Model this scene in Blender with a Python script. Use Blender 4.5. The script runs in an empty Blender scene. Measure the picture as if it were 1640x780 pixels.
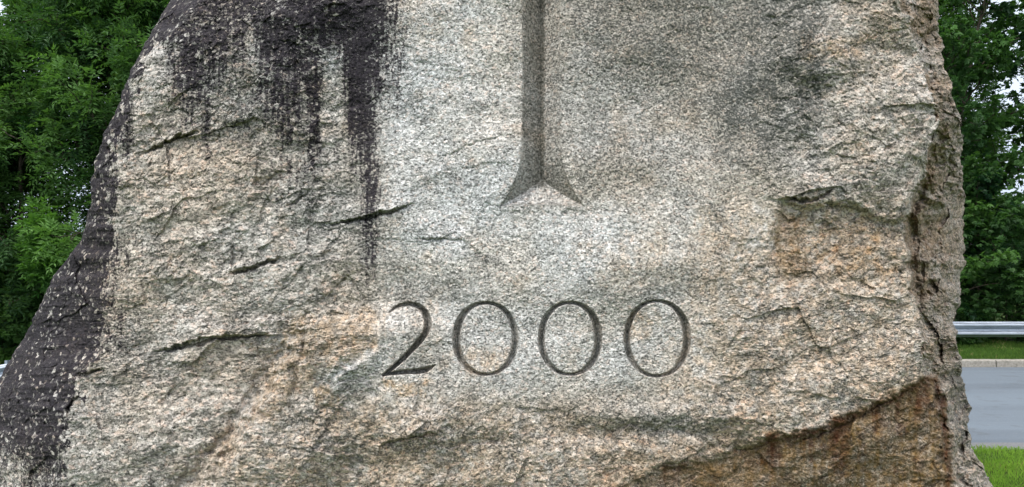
import bpy, math, random
import numpy as np

# ------------------------------------------------------------ camera, world, sun, exposure
scene = bpy.context.scene
COL = scene.collection
F = 1200.0            # focal length in photo pixels (1640 wide)
CAMH = 1.60           # eye height
HOR = 442.0           # photo row of the horizon
D0 = 3.2              # metres from the camera to the dressed face of the stone

cam_d = bpy.data.cameras.new("camera")
cam = bpy.data.objects.new("camera", cam_d)
COL.objects.link(cam)
scene.camera = cam
cam_d.sensor_width = 36.0
cam_d.lens = 36.0 * F / 1640.0
cam_d.clip_end = 3000
cam_d.clip_start = 0.05
cam.location = (0, 0, CAMH)
cam.rotation_euler = (math.radians(90), 0, 0)
cam_d.shift_y = (HOR - 390.0) / 1640.0      # level camera, rising front

SUN_EL, SUN_AZ = 54.0, -48.0    # sun above, to the left and behind the camera
world = bpy.data.worlds.new("World")
scene.world = world
world.use_nodes = True
wn = world.node_tree
for n in list(wn.nodes):
    wn.nodes.remove(n)
sky = wn.nodes.new("ShaderNodeTexSky")
sky.sky_type = 'NISHITA'
sky.sun_disc = False
sky.sun_elevation = math.radians(SUN_EL)
sky.sun_rotation = math.radians(180 + SUN_AZ)
sky.air_density = 1.0
sky.dust_density = 5.0
sky.ozone_density = 1.0
# thin high overcast: procedural cloud layer laid over the clear sky
wtc = wn.nodes.new("ShaderNodeTexCoord")
wno = wn.nodes.new("ShaderNodeTexNoise")
wno.inputs["Scale"].default_value = 3.0
wno.inputs["Detail"].default_value = 5.0
wn.links.new(wtc.outputs["Generated"], wno.inputs["Vector"])
wmr = wn.nodes.new("ShaderNodeMapRange")
wmr.inputs[1].default_value = 0.35
wmr.inputs[2].default_value = 0.65
wmr.inputs[3].default_value = 0.62
wmr.inputs[4].default_value = 0.92
wn.links.new(wno.outputs["Fac"], wmr.inputs[0])
wmx = wn.nodes.new("ShaderNodeMix")
wmx.data_type = 'RGBA'
wmx.inputs[7].default_value = (8.5, 9.2, 10.2, 1)
wsp = wn.nodes.new("ShaderNodeSeparateXYZ")
wn.links.new(wtc.outputs["Generated"], wsp.inputs[0])
wrp = wn.nodes.new("ShaderNodeValToRGB")
wrp.color_ramp.elements[0].position = 0.0
wrp.color_ramp.elements[0].color = (.37, .425, .50, 1)
wrp.color_ramp.elements[1].position = 0.85
wrp.color_ramp.elements[1].color = (1, 1, 1, 1)
wn.links.new(wsp.outputs[2], wrp.inputs[0])
wml = wn.nodes.new("ShaderNodeMix")
wml.data_type = 'RGBA'; wml.blend_type = 'MULTIPLY'
wml.inputs[0].default_value = 1.0
wml.inputs[7].default_value = (13.0, 13.4, 14.2, 1)
wn.links.new(wrp.outputs[0], wml.inputs[6])
wn.links.new(wml.outputs[2], wmx.inputs[7])
wn.links.new(wmr.outputs[0], wmx.inputs[0])
wn.links.new(sky.outputs[0], wmx.inputs[6])
wbg = wn.nodes.new("ShaderNodeBackground")
wbg.inputs[1].default_value = 0.095
wn.links.new(wmx.outputs[2], wbg.inputs[0])
wout = wn.nodes.new("ShaderNodeOutputWorld")
wn.links.new(wbg.outputs[0], wout.inputs[0])

sun_d = bpy.data.lights.new("sun", 'SUN')
sun_d.energy = 1.5
sun_d.angle = math.radians(14)
sun_d.color = (1.0, 0.955, 0.88)
sun = bpy.data.objects.new("sun", sun_d)
COL.objects.link(sun)
sun.location = (-4, -6, 12)
from mathutils import Vector
_az = math.radians(SUN_AZ)
_el = math.radians(SUN_EL)
sdir = Vector((math.sin(_az) * math.cos(_el), -math.cos(_az) * math.cos(_el), math.sin(_el)))
sun.rotation_euler = sdir.to_track_quat('Z', 'Y').to_euler()

vs = scene.view_settings
vs.view_transform = 'Standard'
vs.look = 'None'
vs.gamma = 1.0
vs.use_curve_mapping = False
vs.exposure = 0.86

# ------------------------------------------------------------ helpers
def tag(o, label=None, cat=None, group=None, kind=None):
    if label: o["label"] = label
    if cat: o["category"] = cat
    if group: o["group"] = group
    if kind: o["kind"] = kind
    return o

def np_mesh(name, V, Q, smooth=True):
    """V (n,3), Q (m,k) all faces with k corners"""
    V = np.asarray(V, dtype=np.float32)
    Q = np.asarray(Q, dtype=np.int32)
    me = bpy.data.meshes.new(name)
    k = Q.shape[1]
    me.vertices.add(len(V))
    me.vertices.foreach_set("co", V.ravel())
    me.loops.add(Q.size)
    me.loops.foreach_set("vertex_index", Q.ravel())
    me.polygons.add(len(Q))
    me.polygons.foreach_set("loop_start", np.arange(0, Q.size, k, dtype=np.int32))
    me.polygons.foreach_set("use_smooth", np.full(len(Q), smooth, dtype=bool))
    me.update(calc_edges=True)
    me.validate()
    return me

def attr_col(me, name, A):
    a = me.color_attributes.new(name, 'FLOAT_COLOR', 'POINT')
    a.data.foreach_set("color", np.asarray(A, dtype=np.float32).ravel())

def attr_f(me, name, A):
    a = me.attributes.new(name, 'FLOAT', 'POINT')
    a.data.foreach_set("value", np.asarray(A, dtype=np.float32).ravel())

def link(name, me, mat, parent=None):
    o = bpy.data.objects.new(name, me)
    COL.objects.link(o)
    if mat: me.materials.append(mat)
    if parent: o.parent = parent
    return o

def smooth(a, b, x):
    t = np.clip((x - a) / (b - a + 1e-12), 0, 1)
    return t * t * (3 - 2 * t)

_rng = np.random.RandomState(7)
PERM = _rng.permutation(4096)
PERM = np.concatenate([PERM, PERM])
GA = _rng.rand(4096) * 2 * np.pi
GX, GY = np.cos(GA), np.sin(GA)
R1, R2, R3, R4 = _rng.rand(4, 4096)

def hsh(ix, iy, seed=0):
    return PERM[(PERM[(ix + seed * 131) & 4095] + iy + seed * 17) & 4095]

def perlin(x, y, seed=0):
    ix = np.floor(x).astype(np.int64); iy = np.floor(y).astype(np.int64)
    fx = x - ix; fy = y - iy
    u = fx * fx * fx * (fx * (fx * 6 - 15) + 10)
    v = fy * fy * fy * (fy * (fy * 6 - 15) + 10)
    def g(dx, dy):
        h = hsh(ix + dx, iy + dy, seed)
        return GX[h] * (fx - dx) + GY[h] * (fy - dy)
    a = g(0, 0) * (1 - u) + g(1, 0) * u
    b = g(0, 1) * (1 - u) + g(1, 1) * u
    return (a * (1 - v) + b * v) * 1.5

def fbm(x, y, seed=0, octv=4, gain=0.5, lac=2.03):
    s = 0; a = 1.0; t = 0
    for i in range(octv):
        s = s + a * perlin(x, y, seed + i * 3); t += a
        a *= gain; x = x * lac + 3.1; y = y * lac + 1.7
    return s / t

def chips(x, y, seed=0, off=0.35):
    """piecewise planar broken-stone facets"""
    ix = np.floor(x).astype(np.int64); iy = np.floor(y).astype(np.int64)
    best = np.full(x.shape, 9e9); out = np.zeros(x.shape)
    for dx in (-1, 0, 1):
        for dy in (-1, 0, 1):
            h = hsh(ix + dx, iy + dy, seed)
            px = ix + dx + R1[h]; py = iy + dy + R2[h]
            d = (x - px) ** 2 + (y - py) ** 2
            m = d < best
            best = np.where(m, d, best)
            val = GX[h] * (x - px) * .8 + GY[h] * (y - py) * .8 + (R3[h] - .5) * off
            out = np.where(m, val, out)
    return out

def seg_dist(u, v, pts, w=None):
    """distance to polyline minus interpolated half-width"""
    best = np.full(u.shape, 9e9)
    for i in range(len(pts) - 1):
        x0, y0 = pts[i][:2]; x1, y1 = pts[i + 1][:2]
        w0 = pts[i][2] if len(pts[i]) > 2 else 0
        w1 = pts[i + 1][2] if len(pts[i + 1]) > 2 else 0
        dx, dy = x1 - x0, y1 - y0
        t = np.clip(((u - x0) * dx + (v - y0) * dy) / (dx * dx + dy * dy), 0, 1)
        d = np.hypot(u - x0 - t * dx, v - y0 - t * dy) - (w0 + (w1 - w0) * t)
        best = np.minimum(best, d)
    return best

def poly_sd(u, v, pts):
    """signed distance to polygon, negative inside"""
    best = np.full(u.shape, 9e9); inside = np.zeros(u.shape, bool)
    n = len(pts)
    for i in range(n):
        x0, y0 = pts[i]; x1, y1 = pts[(i + 1) % n]
        dx, dy = x1 - x0, y1 - y0
        t = np.clip(((u - x0) * dx + (v - y0) * dy) / (dx * dx + dy * dy), 0, 1)
        best = np.minimum(best, np.hypot(u - x0 - t * dx, v - y0 - t * dy))
        c = ((y0 > v) != (y1 > v))
        xx = x0 + (v - y0) * dx / (dy if abs(dy) > 1e-9 else 1e-9)
        inside ^= c & (u < xx)
    return np.where(inside, -best, best)

def interp(v, pts):
    p = sorted(pts)
    return np.interp(v, [a for a, b in p], [b for a, b in p])

# ------------------------------------------------------------ node helpers
class NT:
    def __init__(s, name):
        s.m = bpy.data.materials.new(name)
        s.m.use_nodes = True
        s.t = s.m.node_tree
        s.b = s.t.nodes["Principled BSDF"]
        s.o = s.t.nodes["Material Output"]
        s.co = s.t.nodes.new("ShaderNodeTexCoord").outputs["Object"]
    def put(s, sock, v):
        if hasattr(v, "is_linked") or hasattr(v, "links"):
            s.t.links.new(v, sock)
        elif isinstance(v, (tuple, list)) and sock.type == 'RGBA' and len(v) == 3:
            sock.default_value = (*v, 1)
        else:
            sock.default_value = v
    def map(s, scale=(1, 1, 1), rot=(0, 0, 0), src=None):
        n = s.t.nodes.new("ShaderNodeMapping")
        n.inputs["Scale"].default_value = scale
        n.inputs["Rotation"].default_value = rot
        s.put(n.inputs["Vector"], src or s.co)
        return n.outputs[0]
    def noise(s, scale, detail=3, rough=0.5, vec=None, dist=0.0, out="Fac"):
        n = s.t.nodes.new("ShaderNodeTexNoise")
        n.inputs["Scale"].default_value = scale
        n.inputs["Detail"].default_value = detail
        n.inputs["Roughness"].default_value = rough
        n.inputs["Distortion"].default_value = dist
        s.put(n.inputs["Vector"], vec or s.co)
        return n.outputs[out]
    def voro(s, scale, vec=None, feature='F1', out="Color", rnd=1.0):
        n = s.t.nodes.new("ShaderNodeTexVoronoi")
        n.feature = feature
        n.inputs["Scale"].default_value = scale
        n.inputs["Randomness"].default_value = rnd
        s.put(n.inputs["Vector"], vec or s.co)
        return n.outputs[out]
    def math(s, op, a, b=0.5, c=None, clamp=False):
        n = s.t.nodes.new("ShaderNodeMath")
        n.operation = op; n.use_clamp = clamp
        s.put(n.inputs[0], a); s.put(n.inputs[1], b)
        if c is not None: s.put(n.inputs[2], c)
        return n.outputs[0]
    def rng(s, x, a, b, c=0.0, d=1.0, sm=True):
        n = s.t.nodes.new("ShaderNodeMapRange")
        n.interpolation_type = 'SMOOTHSTEP' if sm else 'LINEAR'
        for i, q in enumerate((x, a, b, c, d)): s.put(n.inputs[i], q)
        return n.outputs[0]
    def mix(s, f, a, b, blend='MIX'):
        n = s.t.nodes.new("ShaderNodeMix")
        n.data_type = 'RGBA'; n.blend_type = blend
        s.put(n.inputs[0], f); s.put(n.inputs[6], a); s.put(n.inputs[7], b)
        return n.outputs[2]
    def ramp(s, x, stops, interp='LINEAR'):
        n = s.t.nodes.new("ShaderNodeValToRGB")
        r = n.color_ramp; r.interpolation = interp
        while len(r.elements) < len(stops): r.elements.new(0.5)
        for e, (p, c) in zip(r.elements, stops):
            e.position = p; e.color = (*c, 1)
        s.put(n.inputs[0], x)
        return n.outputs[0]
    def sep(s, c):
        n = s.t.nodes.new("ShaderNodeSeparateColor")
        s.put(n.inputs[0], c)
        return n.outputs
    def attr(s, name, out="Color"):
        n = s.t.nodes.new("ShaderNodeAttribute")
        n.attribute_name = name
        return n.outputs[out]
    def bump(s, h, dist, strength=1.0):
        n = s.t.nodes.new("ShaderNodeBump")
        n.inputs["Distance"].default_value = dist
        n.inputs["Strength"].default_value = strength
        s.put(n.inputs["Height"], h)
        s.t.links.new(n.outputs[0], s.b.inputs["Normal"])
    def set(s, **k):
        names = dict(col="Base Color", rough="Roughness", metal="Metallic", spec="Specular IOR Level")
        for q, v in k.items(): s.put(s.b.inputs[names[q]], v)
        return s.m

# ------------------------------------------------------------ granite material
def granite():
    N = NT("granite")
    m1 = N.sep(N.attr("stain"))       # R black growth, G rust brown, B dark grains and painted shading
    m2 = N.sep(N.attr("tone"))        # R tan, G clean pale blue grey, B groove dirt and painted shaft shade
    warp = N.noise(60, 2, vec=N.co, out="Color")
    vm = N.t.nodes.new("ShaderNodeVectorMath"); vm.operation = 'MULTIPLY_ADD'
    N.put(vm.inputs[0], warp); vm.inputs[1].default_value = (.012, .012, .012)
    N.put(vm.inputs[2], N.co)
    wv = vm.outputs[0]
    wv2 = N.map((1, 1, 1.25), (0.0, 0.35, 0.0), wv)
    ro = N.attr("tone", "Alpha")
    c1 = N.sep(N.mix(ro, N.voro(84, wv2), N.voro(52, N.map((1, 1, 1.5), (0, .5, 0), wv))))
    c2 = N.sep(N.voro(150, wv2))
    # feldspar / quartz crystals
    base = N.ramp(c1[0], [(0.0, (.10, .10, .095)), (.22, (.27, .265, .25)), (.5, (.47, .46, .435)),
                          (.78, (.78, .77, .74)), (.92, (.74, .65, .59)), (1.0, (.62, .50, .43))])
    fine = N.ramp(c2[1], [(0.0, (.13, .13, .125)), (.3, (.30, .295, .28)), (.7, (.62, .61, .58)), (1, (.86, .85, .82))])
    col = N.mix(N.math('MULTIPLY_ADD', ro, -.12, .5), base, fine)
    # dark mica flecks
    fl = N.noise(105, 3.0, .68, vec=wv2)
    big = N.noise(7, 4, .6)
    thr = N.math('MULTIPLY_ADD', m1[2], .095, .428)
    thr = N.math('ADD', thr, N.math('MULTIPLY', m2[1], -.022))
    thr = N.math('ADD', thr, N.math('MULTIPLY_ADD', big, -.14, .07))
    mica = N.rng(N.math('SUBTRACT', thr, fl), -.025, .035)
    # tints
    warm = N.noise(2.6, 5, .6)
    col = N.mix(N.rng(warm, .38, .68), N.mix(1, col, (1.0, .975, .95), 'MULTIPLY'), N.mix(1, col, (1.02, .925, .83), 'MULTIPLY'))
    tn = N.math('MULTIPLY', m2[0], N.rng(N.noise(24, 5, .7), .34, .62, .2, 1.0))
    col = N.mix(tn, col, N.mix(1, col, (.99, .75, .52), 'MULTIPLY'))
    col = N.mix(N.math('MULTIPLY', m2[1], .8), col, N.mix(1, col, (1.25, 1.32, 1.42), 'MULTIPLY'))
    col = N.mix(N.math('MULTIPLY', mica, .83), col, (.045, .046, .043))
    # olive / grey weathering veil
    veil = N.rng(N.noise(16, 6, .7, vec=wv), .45, .72)
    col = N.mix(N.math('MULTIPLY', N.math('MULTIPLY', veil, .36), N.math('MULTIPLY_ADD', m2[1], -.7, 1.0)), col, (.165, .155, .13))
    # dark grain regions: grey green algae, other darkened areas and painted shading
    dk = N.math('MULTIPLY', m1[2], N.rng(N.noise(70, 4, .7, vec=wv), .36, .60))
    col = N.mix(N.math('MULTIPLY', dk, .78), col, (.085, .09, .082))
    # rust
    rn = N.rng(N.noise(30, 4, .65), .25, .7, .55, 1.0)
    rcol = N.ramp(N.noise(9, 4, .6), [(.38, (.085, .045, .014)), (.5, (.22, .135, .045)), (.62, (.065, .024, .010))])
    col = N.mix(N.math('MULTIPLY', m1[1], rn, clamp=True), col, N.mix(.42, rcol, N.mix(1, col, (.66, .44, .19), 'MULTIPLY')))
    rd = N.math('MULTIPLY', N.attr('stain', 'Alpha'), N.rng(N.noise(45, 4, .7), .3, .6, .45, 1.0))
    col = N.mix(N.math('MULTIPLY', rd, .85), col, (.075, .026, .012))
    # groove dirt, and the shade painted into the shaft
    col = N.mix(N.math('MULTIPLY', m2[2], N.rng(N.noise(80, 3), .3, .6, .75, 1.0)), col, (.05, .05, .034))
    # black growth with bare crystals showing through
    g = N.math('MULTIPLY_ADD', N.noise(85, 4, .7, vec=wv2), 2.1, -1.05)
    g3 = N.math('MULTIPLY_ADD', N.noise(1, 5, .65, vec=N.map((42, 42, 11))), .9, -.45)
    bl = N.math('ADD', m1[0], N.math('ADD', g, g3))
    blk = N.rng(bl, .22, .70)
    # a few bare crystals stay clear of the growth
    bare = N.rng(c1[2], .87, .93)
    bare = N.math('MULTIPLY', bare, N.rng(N.math('ADD', m1[0], N.math('MULTIPLY_ADD', N.noise(12, 3), 1.0, -.5)), .70, 1.15, .9, .12))
    blk = N.math('MULTIPLY', blk, N.math('SUBTRACT', 1.0, bare))
    bcol = N.mix(N.rng(N.noise(60, 5, .75), .35, .70), (.0050, .0040, .0072), (.034, .028, .038))
    col = N.mix(N.math('MULTIPLY', blk, .95), col, bcol)
    h = N.math('ADD', N.math('MULTIPLY', fl, 1.0), N.math('MULTIPLY', c1[0], .25))
    N.bump(h, .009, .8)
    N.set(col=col, rough=.9, spec=.15)
    return N.m

MG = granite()

# ------------------------------------------------------------ the engraved boulder
def build_boulder():
    ULP = [(-430, 640), (-400, 520), (-330, 450), (-200, 390), (-100, 330), (0, 272), (25, 255), (50, 240), (85, 222), (110, 210), (150, 197), (190, 180),
           (225, 162), (260, 150), (300, 145), (330, 145), (360, 138), (390, 125), (415, 104), (440, 85), (480, 66), (520, 48), (560, 26), (605, 0),
           (660, -34), (720, -72), (780, -105), (900, -150), (1100, -190)]
    URP = [(-430, 1150), (-400, 1270), (-330, 1370), (-200, 1450), (-100, 1490), (0, 1505), (50, 1506), (90, 1510), (140, 1526), (180, 1535), (230, 1540), (280, 1543),
           (340, 1546), (390, 1545), (430, 1541), (470, 1535), (515, 1530), (545, 1535), (570, 1541), (600, 1541), (640, 1549), (680, 1553), (715, 1558), (735, 1570), (780, 1590),
           (900, 1625), (1100, 1660)]
    rows = np.concatenate([np.linspace(-430, -12, 90, endpoint=False), np.arange(-12, 474, 1.25),
                           np.arange(474, 612, .72), np.arange(612, 795, 1.25), np.linspace(796, 1100, 60)])
    n_l, n_r = 470, 380
    sl = np.linspace(0, 1, n_l, endpoint=False) ** 1.22
    mid = np.arange(600, 1115, .72)
    sr = np.linspace(0, 1, n_r)
    sr = 1 - (1 - sr) ** 1.22
    v1 = rows
    jag = lambda s: fbm(v1 / 50, v1 * 0 + .5, s, 2, .5) * 6
    ul = interp(v1, ULP) + jag(3)
    ur = interp(v1, URP) + jag(41) * .8
    U = np.concatenate([ul[:, None] + (600 - ul[:, None]) * sl[None, :],
                        np.repeat(mid[None, :], len(rows), 0),
                        1115 + (ur[:, None] - 1115) * sr[None, :]], 1)
    # above the frame the left edge runs past 600: squeeze the middle columns there
    lo = np.maximum(ul, 600)[:, None]
    U = np.where(ul[:, None] > 590, ul[:, None] + (ur - ul)[:, None] * np.linspace(0, 1, U.shape[1])[None, :], U)
    V = np.repeat(v1[:, None], U.shape[1], 1)
    nr, nc = U.shape

    # ---------------- relief, metres towards the camera (+) ----------------
    wu = U + fbm(U / 60, V / 60, 11, 3) * 10
    wv = V + fbm(U / 60, V / 60, 17, 3) * 10
    ang = math.radians(14)
    A = wu * math.cos(ang) - wv * math.sin(ang)       # along the grain (rising right)
    B = wu * math.sin(ang) + wv * math.cos(ang)
    dressed = 1 - smooth(-40, 60, poly_sd(wu, wv, [(600, -60), (1230, -60), (1240, 300), (1150, 470), (1120, 640), (820, 640), (610, 615), (600, 480), (560, 300)]))
    rough = 1 - .72 * dressed
    band = smooth(-40, 60, poly_sd(wu, wv, [(600, 470), (1140, 470), (1140, 640), (600, 640)]))
    rough *= (.8 + .2 * band)
    vary = .45 + .75 * smooth(-.25, .3, fbm(U / 120, V / 90, 25, 3))
    h = fbm(U / 330, V / 260, 21, 3) * .060
    h += fbm(A / 150, B / 100, 23, 3, .5) * .040 * rough
    h += chips(A / 104, B / 66, 5) * .023 * (rough - .15)
    h += chips(A / 40, B / 27, 9) * .0105 * rough * vary
    h += chips(A / 17, B / 12, 13) * .0078 * (rough * .9 + .05) * vary
    h += chips(A / 7.5, B / 5.5, 14) * .0040 * (rough * .75 + .2)
    h += fbm(U / 12, V / 9, 31, 3, .65) * .0048 * (rough * .75 + .2) * vary
    h += fbm(U / 4.2, V / 3.6, 37, 2, .6) * .0042 * (rough * .45 + .45)
    # thin natural cracks
    def mcrack(su, sv, seed, w, mlo, depth):
        n = np.abs(perlin(A / su, B / sv, seed))
        mk = smooth(mlo, mlo + .18, perlin(A / (su * 1.3), B / (sv * 1.6), seed + 5))
        return np.clip(1 - n / w, 0, 1) * mk * depth
    mc = mcrack(80, 34, 50, .016, .26, .008) * rough
    mc += mcrack(46, 20, 60, .028, .20, .008) * rough
    mc += mcrack(26, 12, 70, .06, .12, .006) * (rough * .8 + .2)
    h -= mc * smooth(1470, 1440, U) * smooth(190, 220, U)

    def bend(d, lim):
        return np.clip(1 - np.abs(d) / lim, 0, 1)
    jn = fbm(U / 14, V / 14, 81, 3) * 5
    # named cracks: polyline, width, depth, lip above
    CR = [([(228, 250, 1), (250, 236, 3), (285, 219, 3), (322, 210, .5)], .045, .028),
          ([(362, 438, .5), (395, 433, 4), (425, 421, 3), (455, 411, .5)], .055, .028),
          ([(240, 567, .5), (275, 558, 3), (318, 548, 6), (345, 541, 3), (385, 539, 2), (448, 538, .5)], .060, .035),
          ([(522, 362, .5), (560, 354, 2), (590, 348, 4), (622, 340, 3), (668, 326, .5)], .055, .030),
          ([(120, 602, 2), (140, 600, 4), (168, 590, .5)], .05, .03),
          ([(105, 668, .5), (112, 652, 3), (120, 640, 3), (128, 630, .5)], .05, .02),
          ([(600, 716, .3), (630, 706, 1.2), (665, 700, 1.2), (712, 690, .3)], .018, .034),
          ([(688, 256, .2), (720, 247, .2), (755, 232, .4), (800, 217, .3), (838, 215, .2)], .009, .003),
          ([(905, 213, .2), (925, 213, .4), (940, 213, .2)], .006, .002),
          ([(660, 384, .3), (710, 383, .8), (760, 388, .3)], .016, .007),
          ([(1255, 716, .5), (1290, 704, 1), (1330, 690, 1), (1375, 668, 1), (1480, 610, .5)], .03, .01),
          ([(455, 330, .3), (478, 321, 1.4), (500, 305, .3)], .03, .012),
          ([(1250, 321, 1), (1262, 318, 3), (1300, 322, 2), (1340, 300, .5)], .05, .02)]
    crack_m = np.zeros(U.shape)
    for pts, dep, lip in CR:
        x0 = min(p[0] for p in pts) - 60; x1 = max(p[0] for p in pts) + 60
        y0 = min(p[1] for p in pts) - 60; y1 = max(p[1] for p in pts) + 60
        ok = (U > x0) & (U < x1) & (V > y0) & (V < y1)
        if not ok.any(): continue
        uu, vv = U[ok] + jn[ok] * .5, V[ok] + jn[ok]
        pw = [(p[0], p[1], p[2] * .70) for p in pts]
        d = seg_dist(uu, vv, pw) + fbm(U[ok] / 9, V[ok] / 7, 87, 3) * 2.6
        m = np.clip(1 - np.maximum(d, 0) / 2.2, 0, 1)
        ex = np.minimum(uu - x0 - 60, x1 - 60 - uu) / (x1 - x0 - 120)
        m = m * smooth(-.02, .22, ex) * (.75 + .5 * np.clip(fbm(U[ok] / 13, V[ok] / 30, 93, 3) + .3, 0, 1))
        h[ok] -= dep * .72 * m
        crack_m[ok] = np.maximum(crack_m[ok], m * min(1, dep / .03))
        # swelling lip above the crack that fades upward
        ym = np.interp(uu, [p[0] for p in pts], [p[1] for p in pts])
        up = np.clip((ym - vv) / 45, 0, 1)
        side = smooth(x0 + 55, x0 + 100, uu) * (1 - smooth(x1 - 100, x1 - 55, uu))
        h[ok] += lip * .8 * np.where(vv < ym, (1 - up) ** 1.5, 0) * side
    # rust coloured undercut at lower right
    ledge = [(1010, 770), (1060, 742), (1140, 733), (1200, 712), (1245, 697), (1310, 688), (1365, 661), (1420, 640), (1475, 606), (1500, 600), (1512, 640), (1530, 800), (1560, 1100), (1000, 1100)]
    sdl = poly_sd(U + jn * .8, V + jn * .8, ledge)
    ledm = 1 - smooth(-12, 5, sdl + fbm(U / 16, V / 12, 89, 4, .6) * 9)
    taper = smooth(1000, 1240, U)
    h -= .070 * ledm * (taper * .8 + .2)
    sdl = sdl + fbm(U / 18, V / 18, 88, 3) * 7
    h -= .03 * (1 - smooth(0, 120, -sdl)) * ledm * taper * -1
    # recessed ochre panel at right
    ochre = [(1250, 322), (1300, 330), (1350, 318), (1400, 345), (1449, 352), (1452, 420), (1462, 470), (1380, 470), (1320, 455), (1290, 440), (1240, 462), (1236, 400)]
    sdo = poly_sd(wu, wv, ochre)
    och = 1 - smooth(-10, 6, sdo)
    h -= .035 * och * (1 - smooth(330, 470, V) * .8)
    # long diagonal swelling at lower left
    dl = [(500, 495), (470, 540), (430, 610), (400, 660), (370, 705), (320, 760), (260, 840)]
    sd_line = (U - interp(V, [(b, a) for a, b in dl]))
    zone = smooth(480, 540, V)
    sdj = sd_line + jn * 2.2 + fbm(U / 34, V / 34, 83, 3) * 22
    h += .095 * smooth(-14, 34, sdj) * zone * (1 - smooth(40, 300, sd_line))
    h -= .030 * np.exp(-((sdj + 14) / 13) ** 2) * zone * smooth(520, 620, V)
    # fan of broken stone above the ridge
    h -= .030 * np.exp(-((U - 470) / 46) ** 2 - ((V - 560) / 50) ** 2) * (1 + chips(A / 22, B / 30, 85))
    # patch around the digit 2 where a flake came away
    fl = poly_sd(wu, wv, [(486, 500), (600, 498), (608, 520), (605, 560), (560, 590), (500, 640), (460, 640)])
    h -= .018 * (1 - smooth(-8, 5, fl))
    # swelling under the digits
    h += .028 * np.exp(-((U - 1000) / 170) ** 2 - ((V + jn - 662) / 18) ** 2) * smooth(840, 940, U)
    h -= .018 * np.exp(-((U - 1020) / 140) ** 2 - ((V + jn * 1.5 - 694) / 16) ** 2)
    h += .03 * np.exp(-((U - 665) / 90) ** 2 - ((V - 690) / 26) ** 2)

    # ---------------- side faces ----------------
    LB = [(-430, 760), (-200, 480), (-100, 410), (0, 325), (60, 265), (120, 217), (180, 204), (230, 196), (300, 186), (380, 184), (450, 178), (560, 170), (600, 135),
          (660, 112), (720, 100), (780, 112), (900, 100), (1100, 60)]
    lb = interp(V, LB) + fbm(V / 30, U / 400, 91, 4) * 12
    tl = np.clip((lb - U) / np.maximum(lb - ul[:, None], 6), 0, 1)
    w_l = np.clip((lb - ul[:, None]) / 130, .25, 1)
    dep = .62 * w_l * (.62 * tl + .38 * (1 - np.sqrt(np.clip(1 - tl ** 2, 0, 1))))
    RB = [(-430, 1000), (-200, 1400), (0, 1446), (60, 1462), (110, 1480), (190, 1509), (240, 1490), (290, 1474), (350, 1446), (400, 1450), (450, 1460), (520, 1470), (600, 1484),
          (650, 1500), (720, 1512), (780, 1530), (900, 1560), (1100, 1590)]
    rb = interp(V, RB) + fbm(V / 40, U / 46, 97, 5, .6) * 24
    tr = np.clip((U - rb) / np.maximum(ur[:, None] - rb, 6), 0, 1)
    w_r = np.clip((ur[:, None] - rb) / 90, .3, 1)
    dep += .75 * w_r * (.66 * tr + .34 * (1 - np.sqrt(np.clip(1 - tr ** 2, 0, 1))))
    dep += .13 * smooth(0, .05, tr) * smooth(150, 300, V) + .04 * smooth(0, .06, tr)
    side_r = smooth(0, .04, tr)
    side_l = smooth(0, .3, tl)
    # a notch (dark shadowed re-entrant) beside the right arris
    dep += .07 * np.exp(-((U - interp(V, [(250, 1480), (300, 1478), (350, 1458), (420, 1462), (520, 1478), (600, 1500)])) / 9) ** 2) * smooth(250, 300, V) * (1 - smooth(480, 560, V))
    # squared block low on the right edge
    blk = 1 - smooth(-4, 4, poly_sd(U + jn * .5, V + jn * .5, [(1522, 560), (1560, 560), (1570, 712), (1545, 700), (1522, 650)]))
    dep += .05 * blk
    h = h + side_r * (chips(A / 46, V / 70, 15) * .06 + fbm(U / 26, V / 46, 19, 4, .5) * .055 + chips(U / 22, V / 34, 29) * .030)
    h = h + side_l * (chips(U / 60, V / 70, 16) * .014 + fbm(U / 50, V / 50, 18, 4, .55) * .02)
    # gentle overall rounding of the face and lean backwards
    e_l = np.clip((U - lb) / 260, 0, 1); e_r = np.clip((rb - U) / 260, 0, 1)
    dep += .07 * (1 - e_l) ** 2 + .06 * (1 - e_r) ** 2
    dep += (HOR - V) / 375 * .055
    top = np.clip((-60 - V) / 370, 0, 1)
    dep += .55 * (1 - np.sqrt(np.clip(1 - top ** 2, 0, 1)))

    # ---------------- V-cut carving: depth follows the distance from the edge ----------------
    ragged = fbm(U / 5, V / 5, 111, 2) * 1.2 + np.clip(fbm(U / 16, V / 16, 113, 2) - .25, 0, 1) * 5
    # shaft with splayed foot
    def hwid(v, flare, s):
        return s + flare * np.clip((v - 190) / 140, 0, 1) ** 3.2
    lxe = 868 - hwid(V, 36, 32); rxe = 868 + hwid(V, 39, 29)
    slope_fix = 1 / np.sqrt(1 + (36 * 3.2 / 140 * np.clip((V - 190) / 140, 0, 1) ** 2.2) ** 2)
    base_y = 331 - 3.0 * np.cos(np.clip((U - 868) / 70, -1, 1) * math.pi / 2)
    dcross = np.minimum(np.minimum((U - lxe), (rxe - U)) * slope_fix, base_y - V)
    dcross = dcross + ragged * .25
    cross = np.clip(dcross, 0, 40)
    def ell(cx, cy, a, b, n=2.12):
        q = (np.abs((U - cx) / a) ** n + np.abs((V - cy) / b) ** n) ** (1 / n)
        r = np.hypot(U - cx, V - cy) + 1e-6
        rad = r / np.maximum(q, 1e-6)
        gx = np.abs(U - cx) / a ** 2; gy = np.abs(V - cy) / b ** 2
        cosn = (np.abs(U - cx) * gx + np.abs(V - cy) * gy) / (r * np.sqrt(gx ** 2 + gy ** 2) + 1e-9)
        return (r - rad) * cosn      # signed distance-ish, + outside
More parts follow.
